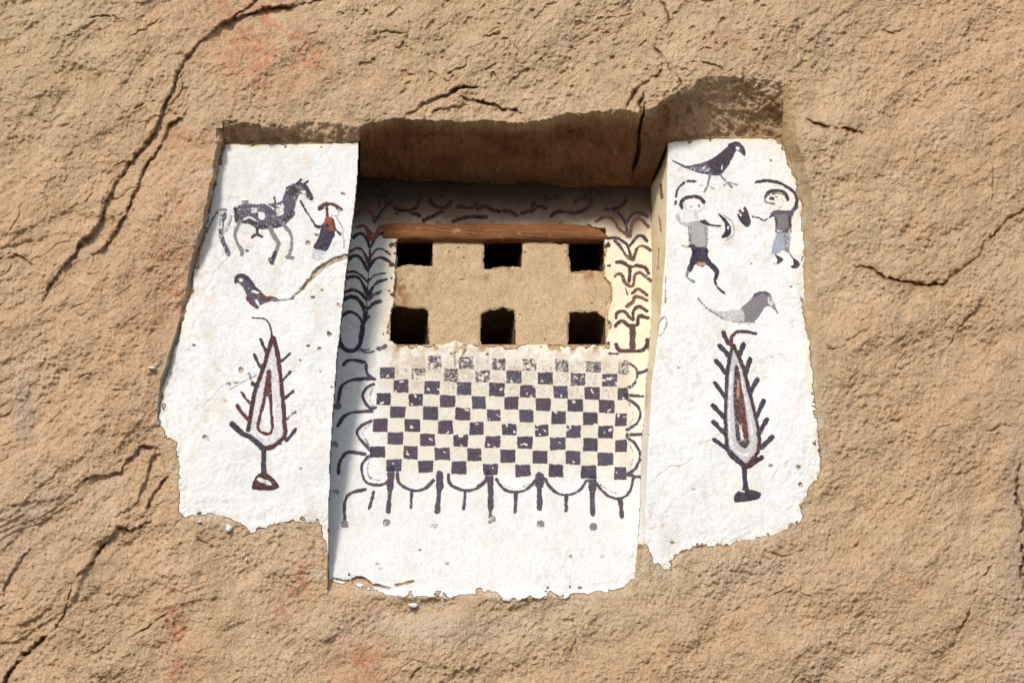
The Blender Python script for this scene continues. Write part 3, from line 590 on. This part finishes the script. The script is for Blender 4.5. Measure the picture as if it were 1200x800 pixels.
painting('painted_tree', PL_R, [
  P(z((142,100),(185,200),(212,300),(240,400),(250,500),(195,595),(130,545),(115,480),(112,300),(125,180)), LG*1.2, .82), ('s', z((132,200),(130,480),(190,555),(225,500),(200,330),(160,170)), LG, -.55, 2.2),
  S(z((140,90),(120,180),(112,300),(110,420),(115,510),(135,560),(190,605)), 3.4, BK, .95), S(z((145,90),(185,180),(210,280),(235,380),(252,470),(247,545),(195,605)), 3.4, RB*.6, .93),
  P(z((150,175),(165,180),(185,300),(200,400),(208,500),(190,525),(165,492),(155,420),(150,300)), RB*1.1, .8), S(z((158,240),(160,300)), 3.6, OR, .8), ('s', z((172,430),(182,490)), BK, -.5, 2.5),
  S(z((155,180),(150,300),(155,420),(165,490),(190,522),(206,500)), 2.6, BK, .8),
  S(z((190,600),(195,705)), 4.8), P(z((148,722),(180,700),(215,703),(258,715),(252,742),(205,752),(148,757)), BK, .98), S(z((205,605),(265,565)), 4.4, RB*.5, .95), ('s', z((175,708),(190,712)), BK, -.7, 2),
  *[S(z(*q_), 4.2) for q_ in [((100,35),(120,78)),((85,90),(120,130)),((70,155),(110,205)),((65,250),(110,310)),((55,345),(105,395)),((58,415),(108,465)),((62,490),(115,530),(185,600))]],
  *[S(z(*q_), 4.5) for q_ in [((185,85),(170,130)),((215,148),(198,205)),((245,235),(215,290)),((272,325),(240,395)),((286,405),(250,465)),((308,480),(265,522))]],
  S(z((132,88),(140,50),(170,30),(238,38)), 3.2, RB, .92), S(z((235,38),(170,32)), 1.8, BK, .9)], 'tall dark painted cypress with a hooked tip and a reddish core')
z = Z(700, 200, 3.64)
for p_, w_, c_ in [(z((288,618),(295,655),(265,706),(260,655),(288,618)), 1.4, GR), (z((292,450),(290,560)), 1.6, np.array([.30,.2,.12])), (z((270,60),(275,115)), 3, RD),
                   (z((262,190),(272,260)), 1.6, np.array([.3,.2,.12])), (z((262,330),(258,420)), 1.6, np.array([.3,.2,.12]))]:
    painting('painted_mark', PL_R, [S(p_, w_, c_, .75)])

# central panel
ops = []
vl = [546.6, 530.7, 514.8, 499.4, 483.9, 469.0, 453.8, 438.0, 423.5]; u0 = [461, 442.5, 463.5, 446, 466.5, 449.5, 469.5, 453.5, 472]
pt = [38.1, 38.1, 38.0, 37.7, 37.6, 37.4, 37.4, 37.3, 37.2]; st_ = [1.05, 1.05, 1.05, 1.02, 1, .97, .9, .8, .62]
r_ = np.random.RandomState(5)
for r in range(9):
    for c in range(8):
        cu = u0[r] + c*pt[r]
        if r == 8 and c < 1: continue
        if r == 7 and c in (1, 2, 3): a = .62
        else: a = st_[r]
        cv_ = vl[r] + (cu-500)*.033 + r_.uniform(-.5, .5); hw = 8.8 + r_.uniform(-.7, .6); hh = 7.4+r_.uniform(-.5, .5); cu += r_.uniform(-.6, .6)
        if c == 7 and r % 2 == 0: cu -= 1.5; hw = 6.8
        if cu > 735: continue
        a = min(1.05, a*r_.uniform(.88, 1.04)); sk = r_.uniform(-.6, .6, 8)
        col = [BK*1.4, VI*.75, np.array([.058, .038, .058])][r_.randint(3)]
        ops.append(('p', [(cu-hw+sk[0], cv_-hh+sk[1]), (cu+hw+sk[2], cv_-hh+sk[3]), (cu+hw+sk[4], cv_+hh+sk[5]), (cu-hw+sk[6], cv_+hh+sk[7])], col, a, 'sharp'))
        for q_ in range(r_.poisson(.35+.2*r)):
            x, y_ = cu+r_.uniform(-7, 7), cv_+r_.uniform(-6, 6)
            ops.append(('s', [(x, y_), (x+r_.uniform(-3, 3), y_+r_.uniform(-2, 2))], BK, -.85, r_.uniform(.7, 2.2)))
for r in range(6, 9):      # ghost of washed-out squares
    for c in range(7):
        cu = u0[r]+pt[r]/2+c*pt[r]; cv_ = vl[r]+(cu-500)*.033
        ops.append(('p', [(cu-8, cv_-6.5), (cu+8, cv_-6.5), (cu+8, cv_+6.5), (cu-8, cv_+6.5)], LG, .38, 'sharp'))
painting('painted_checkerboard', PL_C, ops)
DK = np.array([.055, .04, .058]); z = Z(370, 380, 2.353); y = Z(560, 380, 2.352)
ops = []
for q_ in [((205,425),(185,440),(150,440),(130,420),(128,385),(150,360)), ((225,405),(230,435),(260,455),(295,455),(325,430)), ((365,415),(370,440),(400,455),(435,455),(465,435),(475,405)),
           ((155,265),(125,280),(115,305),(150,345)), ((160,165),(140,175),(130,200),(150,230),(165,228)), ((75,112),(95,98),(135,104)), ((140,112),(142,135),(162,150))]:
    ops.append(S(z(*q_), 3.0, DK, .92))
for q_ in [((160,172),(150,190),(150,215),(160,225)), ((150,275),(130,300),(150,335)), ((150,372),(143,395),(148,420),(175,430))]:
    ops.append(S(z(*q_), 1.4, GR, .7))
for q_ in [((62,212),(72,170),(105,152),(155,150)), ((60,280),(82,250),(120,240),(155,240)), ((62,410),(68,375),(90,352),(135,357)), ((80,540),(80,490),(95,465),(135,455))]:
    ops.append(S(z(*q_), 3.2, DK, .95))
for q_ in [((160,460),(148,505)), ((264,460),(263,505)), ((412,462),(408,508))]: ops.append(S(z(*q_), 2.8, DK, .93))
for q_, w_ in [(((208,400),(205,450)), 6.5), (((206,440),(200,515)), 4.4), (((342,412),(342,450)), 6.5), (((342,440),(335,515)), 4.6), (((483,415),(483,460)), 4.5), (((483,455),(480,545)), 3.2)]: ops.append(S(z(*q_), w_, DK, .92))
for q_ in [((0,445),(20,430)), ((50,425),(75,455),(110,462),(140,450),(160,425)), ((185,425),(205,455),(240,470),(275,460),(300,430)), ((325,435),(350,465),(385,480),(415,465),(428,425)),
           ((410,205),(440,225),(447,250),(435,275),(410,290)), ((410,310),(435,330),(447,360),(435,395),(410,412)), ((405,100),(430,115),(440,135),(430,165),(400,180))]:
    ops.append(S(y(*q_), 2.9, DK, .86 if q_[0][1] > 150 else .7))
for q_ in [((415,215),(430,250),(415,280)), ((412,320),(430,360),(415,400)), ((60,425),(80,447),(112,452),(140,440)), ((330,430),(352,452),(382,466))]: ops.append(S(y(*q_), 1.2, GR, .6))
for q_, w_ in [(((105,462),(103,515)), 3.4), (((244,470),(244,512)), 3.4), (((392,482),(397,528)), 4.2), (((170,425),(170,505)), 5), (((35,418),(35,505)), 5.4), (((315,430),(316,520)), 5), (((170,418),(170,440)), 8), (((315,425),(315,450)), 7)]:
    ops.append(S(y(*q_), w_, DK, .92))
for q_ in [((440,135),(470,125)), ((405,195),(455,198)), ((410,303),(458,302)), ((410,412),(447,420))]: ops.append(S(y(*q_), 3, DK, .85))
for p_, zz, a in [((80,549), z, .8), ((195,545), z, .72), ((325,551), z, .45), ((38,535), y, .6), ((173,548), y, .7), ((318,556), y, .78), ((60,224), z, .85), ((52,330), z, .6), ((55,460), z, .5)]:
    (x, y_), = zz(p_); ops.append(('p', [(x-4.5, y_-2), (x, y_-4.5), (x+4.5, y_-2), (x+4, y_+4), (x-3.5, y_+4)], GR*.8, a))
painting('painted_scallop_border', PL_C, ops)
z = Z(380, 200, 3.64); DR = np.array([.13, .035, .035]); ops = []
for q_, w_, c_, a in [
  (((125,285),(150,268),(170,275),(195,325)), 3, BK, .97), (((195,325),(232,272),(262,268)), 3, BK, .97), (((108,348),(140,330),(165,342),(187,392)), 2.4, DR, .95), (((190,388),(215,342),(245,332),(282,358)), 2.2, DR, .9),
  (((100,386),(125,364),(155,372),(185,426)), 3, BK, .97), (((185,426),(215,380),(245,370),(282,390)), 2.8, BK, .97), (((90,437),(120,429),(152,442),(182,472)), 2.2, DR*.6, .95), (((190,470),(215,446),(262,436)), 2, DR*.6, .85),
  (((85,462),(120,451),(155,465),(185,530)), 3.2, BK, .97), (((190,530),(220,480),(266,462)), 2.6, BK, .95), (((80,522),(115,508),(150,518),(182,552)), 3, BK, .97), (((185,555),(210,530),(240,515)), 3.4, BK, .75),
  (((75,552),(110,538),(145,548),(175,600),(170,645)), 4, BK, .97), (((175,600),(205,570),(240,556)), 3.4, BK, .75), (((72,622),(108,602),(140,615),(166,652)), 3, BK, .97), (((166,652),(192,620)), 2.6, BK, .85),
  (((165,655),(160,700),(150,745),(125,766),(95,764),(72,742),(62,712)), 4.2, BK, .98), (((195,330),(188,420),(185,530),(175,600)), 1.6, BK, .8),
  (((130,192),(165,165),(200,180),(215,215)), 3, DR, .9), (((215,215),(240,180),(265,150),(295,130)), 3, BK, .9), (((150,90),(200,95),(235,120),(232,155)), 3, BK, .9), (((235,120),(290,80),(330,90)), 4, BK, .9), (((138,242),(170,235),(205,268)), 2.4, DR, .9),
  (((180,245),(205,295),(238,240)), 4, RD, .85), (((155,758),(175,775),(215,770)), 2, BK, .7), (((228,762),(262,748)), 4, VI, .7), (((150,772),(190,760)), 1.6, BK, .7)]:
    ops.append(S(z(*q_), w_, c_, a))
painting('painted_vine', PL_C, ops, 'black and red painted chevron vine on the shaded left side')
z = Z(700, 200, 3.64); BW = np.array([.10, .045, .03]); ops = []
for q_, w_, c_, a in [
  (((35,165),(70,170),(100,190),(122,235),(127,278)), 2.8, BK, .96), (((122,235),(140,195),(170,178),(215,195)), 2.6, BK, .95), (((-5,217),(30,198),(65,205),(95,250),(140,280)), 3, BW, .95), (((140,280),(150,225),(180,205),(217,238)), 3, BW, .95),
  (((58,285),(90,290),(125,315),(142,372)), 2.8, BK, .97), (((140,320),(165,285),(190,278),(212,298)), 3, BK, .97), (((75,300),(95,320),(125,365),(155,378)), 3, BW, .85), (((155,378),(165,340),(190,320),(227,337)), 3, BW, .85),
  (((80,390),(110,392),(140,410),(175,405),(205,415),(218,437)), 3.4, BW*.6, .97), (((140,408),(135,470)), 3.4, BW*.6, .97), (((75,450),(100,440),(120,480),(150,490),(160,445),(185,435),(228,470)), 3.2, BW*1.2, .82),
  (((150,522),(175,505),(212,530)), 3, BW, .92), (((125,577),(150,560),(165,535),(212,552)), 3.4, BW*1.3, .8), (((80,627),(85,605),(115,600),(150,637),(155,595),(180,580),(212,597)), 3, BW*.7, .95),
  (((78,662),(105,640),(145,667),(170,655),(178,620),(217,628)), 3.2, BW*.6, .95), (((150,665),(150,762)), 5.6, BW*.7, .92), (((80,740),(95,765),(150,768),(190,765),(210,745),(212,720)), 3.6, BW*.6, .95), (((50,778),(90,780)), 1.8, BK, .85), (((185,765),(215,752)), 3, BK, .8),
  (((120,500),(130,530)), 1.4, BW, .7)]:
    ops.append(S(z(*q_), w_, c_, a))
painting('painted_vine', PL_C, ops, 'brown painted chevron vine on the sunny yellowish right side')
z = Z(420, 200, 6.667); y = Z(590, 200, 6.667)
for p_ in [z((210,250),(260,265),(320,310),(430,300),(470,250),(478,195)), z((510,382),(570,360),(650,320)), z((780,280),(880,290),(925,255)), z((740,395),(850,362),(1000,362)),
  y((0,315),(60,320),(100,350)), y((140,332),(210,305),(240,240)), y((370,357),(430,320),(560,330),(640,300),(685,255)), z((640,200),(720,150),(860,160)), y((640,180),(720,160),(780,190)), y((860,300),(920,280),(960,220)), z((300,330),(360,300),(420,330),(480,350)), z((560,230),(600,280),(680,290),(720,240)), z((930,300),(990,280),(1050,310),(1100,320)), y((220,320),(270,280),(330,290)), y((560,240),(620,210),(680,230)), z((120,120),(180,140),(200,200)), y((300,200),(360,220),(420,190))]:
    painting('painted_scroll', PL_C, [S(p_, 3.4, RB*.35, .97)])

# ------------------------------------------------------------------ pigeon-hole slab
yS = yB + 0.022
holes = [[(466,262),(507,262),(507,312),(490,311),(478,310),(465,313)], [(567,262),(611,262),(612,300),(611,313),(600,312),(585,313),(567,316)], [(667,262),(708,262),(708,316),(706,318),(690,317),(669,319),(666,300)],
         [(458,364),(462,359),(478,361),(497,361),(502,364),(503,405),(480,404),(457,404)], [(564,369),(574,363),(590,361),(603,365),(605,405),(584,405),(563,405)], [(667,367),(682,365),(700,366),(709,373),(710,405),(690,405),(666,405)]]
mS = (U > 450) & (U < 724) & (V > 283.2 + 1.3*fbm(U, V*0, 12, 2, 141) - 1.5*np.exp(-((U-535)/14)**2) + 2.5*sstep(640, 656, U)) & (V < 413)
cS = cells_of(mS)
cu_ = (U[:-1, :-1]+U[1:, 1:])/2; cv2 = (V[:-1, :-1]+V[1:, 1:])/2
ru, rv = 0.9*fbm(cu_, cv2, 7, 2, 142), 0.9*fbm(cu_, cv2, 7, 2, 143)
s = window(448, 726, 258, 416)
hm = np.zeros(cS.shape, bool)
for h in holes: hm[s] |= inside(cu_[s]+ru[s], cv2[s]+rv[s], h)
dh = np.full(U.shape, 99.0)
for h in holes: dh[s] = np.minimum(dh[s], seg_dist(U[s], V[s], h, True)[0])
YS = yS + .007*sstep(.72, .85, fbm(U, V, 6, 2, 148)) - 0.005*fbm(U, V, 20, 3, 144) - 0.003*fbm(U, V, 6, 2, 145) + 0.010*np.exp(-dh/1.6) + 0.012*np.exp(-(((U-541)/3)**2+((V-328)/1.6)**2))
cs = np.ones(U.shape+(3,))*np.array([.60, .43, .27])
lay(cs, sstep(-.2, .6, fbm(U, V, 28, 3, 146))*.5, np.array([.66, .50, .34]))
lay(cs, sstep(0, .5, fbm(U, V, 13, 3, 147))*(blob(480, 330, 22, 16)+blob(588, 322, 20, 9)+blob(690, 322, 20, 9)+blob(470, 350, 10, 20))*.8, np.array([.36, .17, .08]))
slab = patch('pigeon_hole_slab', cS & ~hm, YS, M_slab, cs, smooth=False)
tag(slab, 'sandy stone slab with six square pigeon holes in the middle of the niche', 'pigeon holes')
M_dark = surface('dark_rock', (0.8, 1.1), (0.8, 1.1), ((60, .01),))  # near-black rock for the chamber walls
for h in holes:
    pts = []
    n = len(h)
    for i in range(n):
        (x1, y1), (x2, y2) = h[i], h[(i+1) % n]; L_ = max(1, int(math.hypot(x2-x1, y2-y1)/2.5))
        pts += [(x1+(x2-x1)*k_/L_, y1+(y2-y1)*k_/L_) for k_ in range(L_)]
    c_ = np.mean(pts, 0); pts = np.array([(p[0]+np.sign(p[0]-c_[0])*1.1, p[1]+np.sign(p[1]-c_[1])*1.1) for p in pts])
    yf = I(pts[:, 1], vs, yB[:, 0]) + 0.026
    ring0 = place(pts[:, 0], pts[:, 1], yf); rings = []
    for k_ in range(9):
        r = ring0.copy(); r[:, 1] += k_*0.04; r += (0 if k_ == 0 else 1)*_rng.uniform(-.004, .004, r.shape); rings.append(r)
    m_ = len(pts); Vv = np.concatenate(rings); idx = np.arange(m_); q = []
    for k_ in range(8):
        q.append(np.stack([k_*m_+idx, k_*m_+(idx+1) % m_, (k_+1)*m_+(idx+1) % m_, (k_+1)*m_+idx], 1))
    mesh_obj('pigeon_hole', Vv, np.concatenate(q), M_slab, np.ones((len(Vv), 3))*np.array([.20, .12, .07]), parent=slab)  # hole walls darker than the slab, their shade put into the colour

# the dark chamber behind the holes
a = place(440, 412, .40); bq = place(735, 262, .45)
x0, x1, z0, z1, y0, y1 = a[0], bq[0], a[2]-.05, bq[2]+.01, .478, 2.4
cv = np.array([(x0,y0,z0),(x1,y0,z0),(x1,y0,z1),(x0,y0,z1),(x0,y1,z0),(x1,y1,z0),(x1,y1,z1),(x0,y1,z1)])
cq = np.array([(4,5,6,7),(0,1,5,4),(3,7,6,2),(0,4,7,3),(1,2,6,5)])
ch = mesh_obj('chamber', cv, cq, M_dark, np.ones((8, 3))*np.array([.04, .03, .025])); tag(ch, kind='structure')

# ------------------------------------------------------------------ wooden lintel
n_l = 110; uu = np.linspace(449, 714, n_l)
top = I(uu, [449, 470, 560, 640, 690, 702, 714], [262, 260, 261, 260.5, 263, 268, 277]); bot = I(uu, [449, 560, 640, 714], [279.5, 280.5, 279.5, 280.5])
rows = 12; prof = [(0.0, .11), (0.0, .012), (.06, .0), (.2, -.004), (.4, -.006), (.6, -.006), (.8, -.004), (.92, .001), (.97, .008), (1.0, .02), (1.0, .03), (1.0, .04)]
Yf = 0.430
G = []
for f_, dy_ in prof:
    vv_ = top+(bot-top)*f_ + 1.3*(1-f_)*fbm(uu, uu*0, 19, 3, 153) + 0.6*fbm(uu, uu*0+f_*60, 14, 2, 151)
    P0 = place(uu, vv_, Yf)
    P0[:, 1] += dy_ + .003*fbm(uu, uu*0+f_*40, 9, 2, 152); G.append(P0)
G = np.array(G); gi = np.arange(rows*n_l).reshape(rows, n_l)
gq = np.stack([gi[:-1, :-1], gi[1:, :-1], gi[1:, 1:], gi[:-1, 1:]], -1).reshape(-1, 4)
Vv = G.reshape(-1, 3); caps = []
for e_ in (0, n_l-1):
    ctr = Vv[gi[:, e_]].mean(0); Vv = np.vstack([Vv, ctr]); ci = len(Vv)-1
    for r in range(0, rows-2, 2): caps.append((gi[r, e_], gi[r+1, e_], gi[r+2, e_], ci))
lt = mesh_obj('lintel', Vv, np.vstack([gq, np.array(caps)]), M_wood, smooth=True)
tag(lt, 'rough reddish brown timber beam across the top of the pigeon holes', 'lintel')

# ------------------------------------------------------------------ loose lime crumbs stuck on the rock
def crumb(cu, cv_, ru_, rv_, seed, label):
    rr = np.random.RandomState(seed); th = np.linspace(0, 2*math.pi, 22, endpoint=False); rad = 1+.25*rr.uniform(-1, 1, 22)
    i0 = np.searchsorted(us, cu); j0 = np.searchsorted(vs, cv_); yb = base[j0-3:j0+4, i0-3:i0+4].min()
    V_ = []
    for f_, hgt in ((1.0, .012), (.95, -.006), (.6, -.012)):
        V_.append(place(cu+ru_*rad*np.cos(th)*f_, cv_+rv_*rad*np.sin(th)*f_, yb+hgt+rr.uniform(-.001, .001, 22)))
    V_.append(place([cu]*22, [cv_]*22, yb-.013)); V_ = np.concatenate(V_); q = []
    idx = np.arange(22)
    for k_ in range(3): q.append(np.stack([k_*22+idx, (k_+1)*22+idx, (k_+1)*22+(idx+1) % 22, k_*22+(idx+1) % 22], 1))
    o = mesh_obj('plaster_crumb', V_, np.concatenate(q), M_plas, np.ones((len(V_), 3))*WHITE, smooth=True)
    tag(o, label, 'plaster fragment', 'loose crumbs of white plaster on the rock')
crumb(268, 619, 3.6, 5.2, 1, 'small white plaster crumb on the rock just below the horse panel')
crumb(289, 655, 1.4, 2.6, 2, 'tiny white speck of plaster on bare rock, well below the horse panel')
crumb(178, 431, 4.5, 1.6, 3, 'thin white sliver of plaster on the rock left of the horse panel')
crumb(484, 709, 5, 3.2, 4, 'flat white flake hanging just under the bottom edge of the chequered panel')
crumb(234, 611, 2.4, 1.4, 5, 'very small white crumb under the lower left corner of the horse panel')
print('grid', NU, NV)
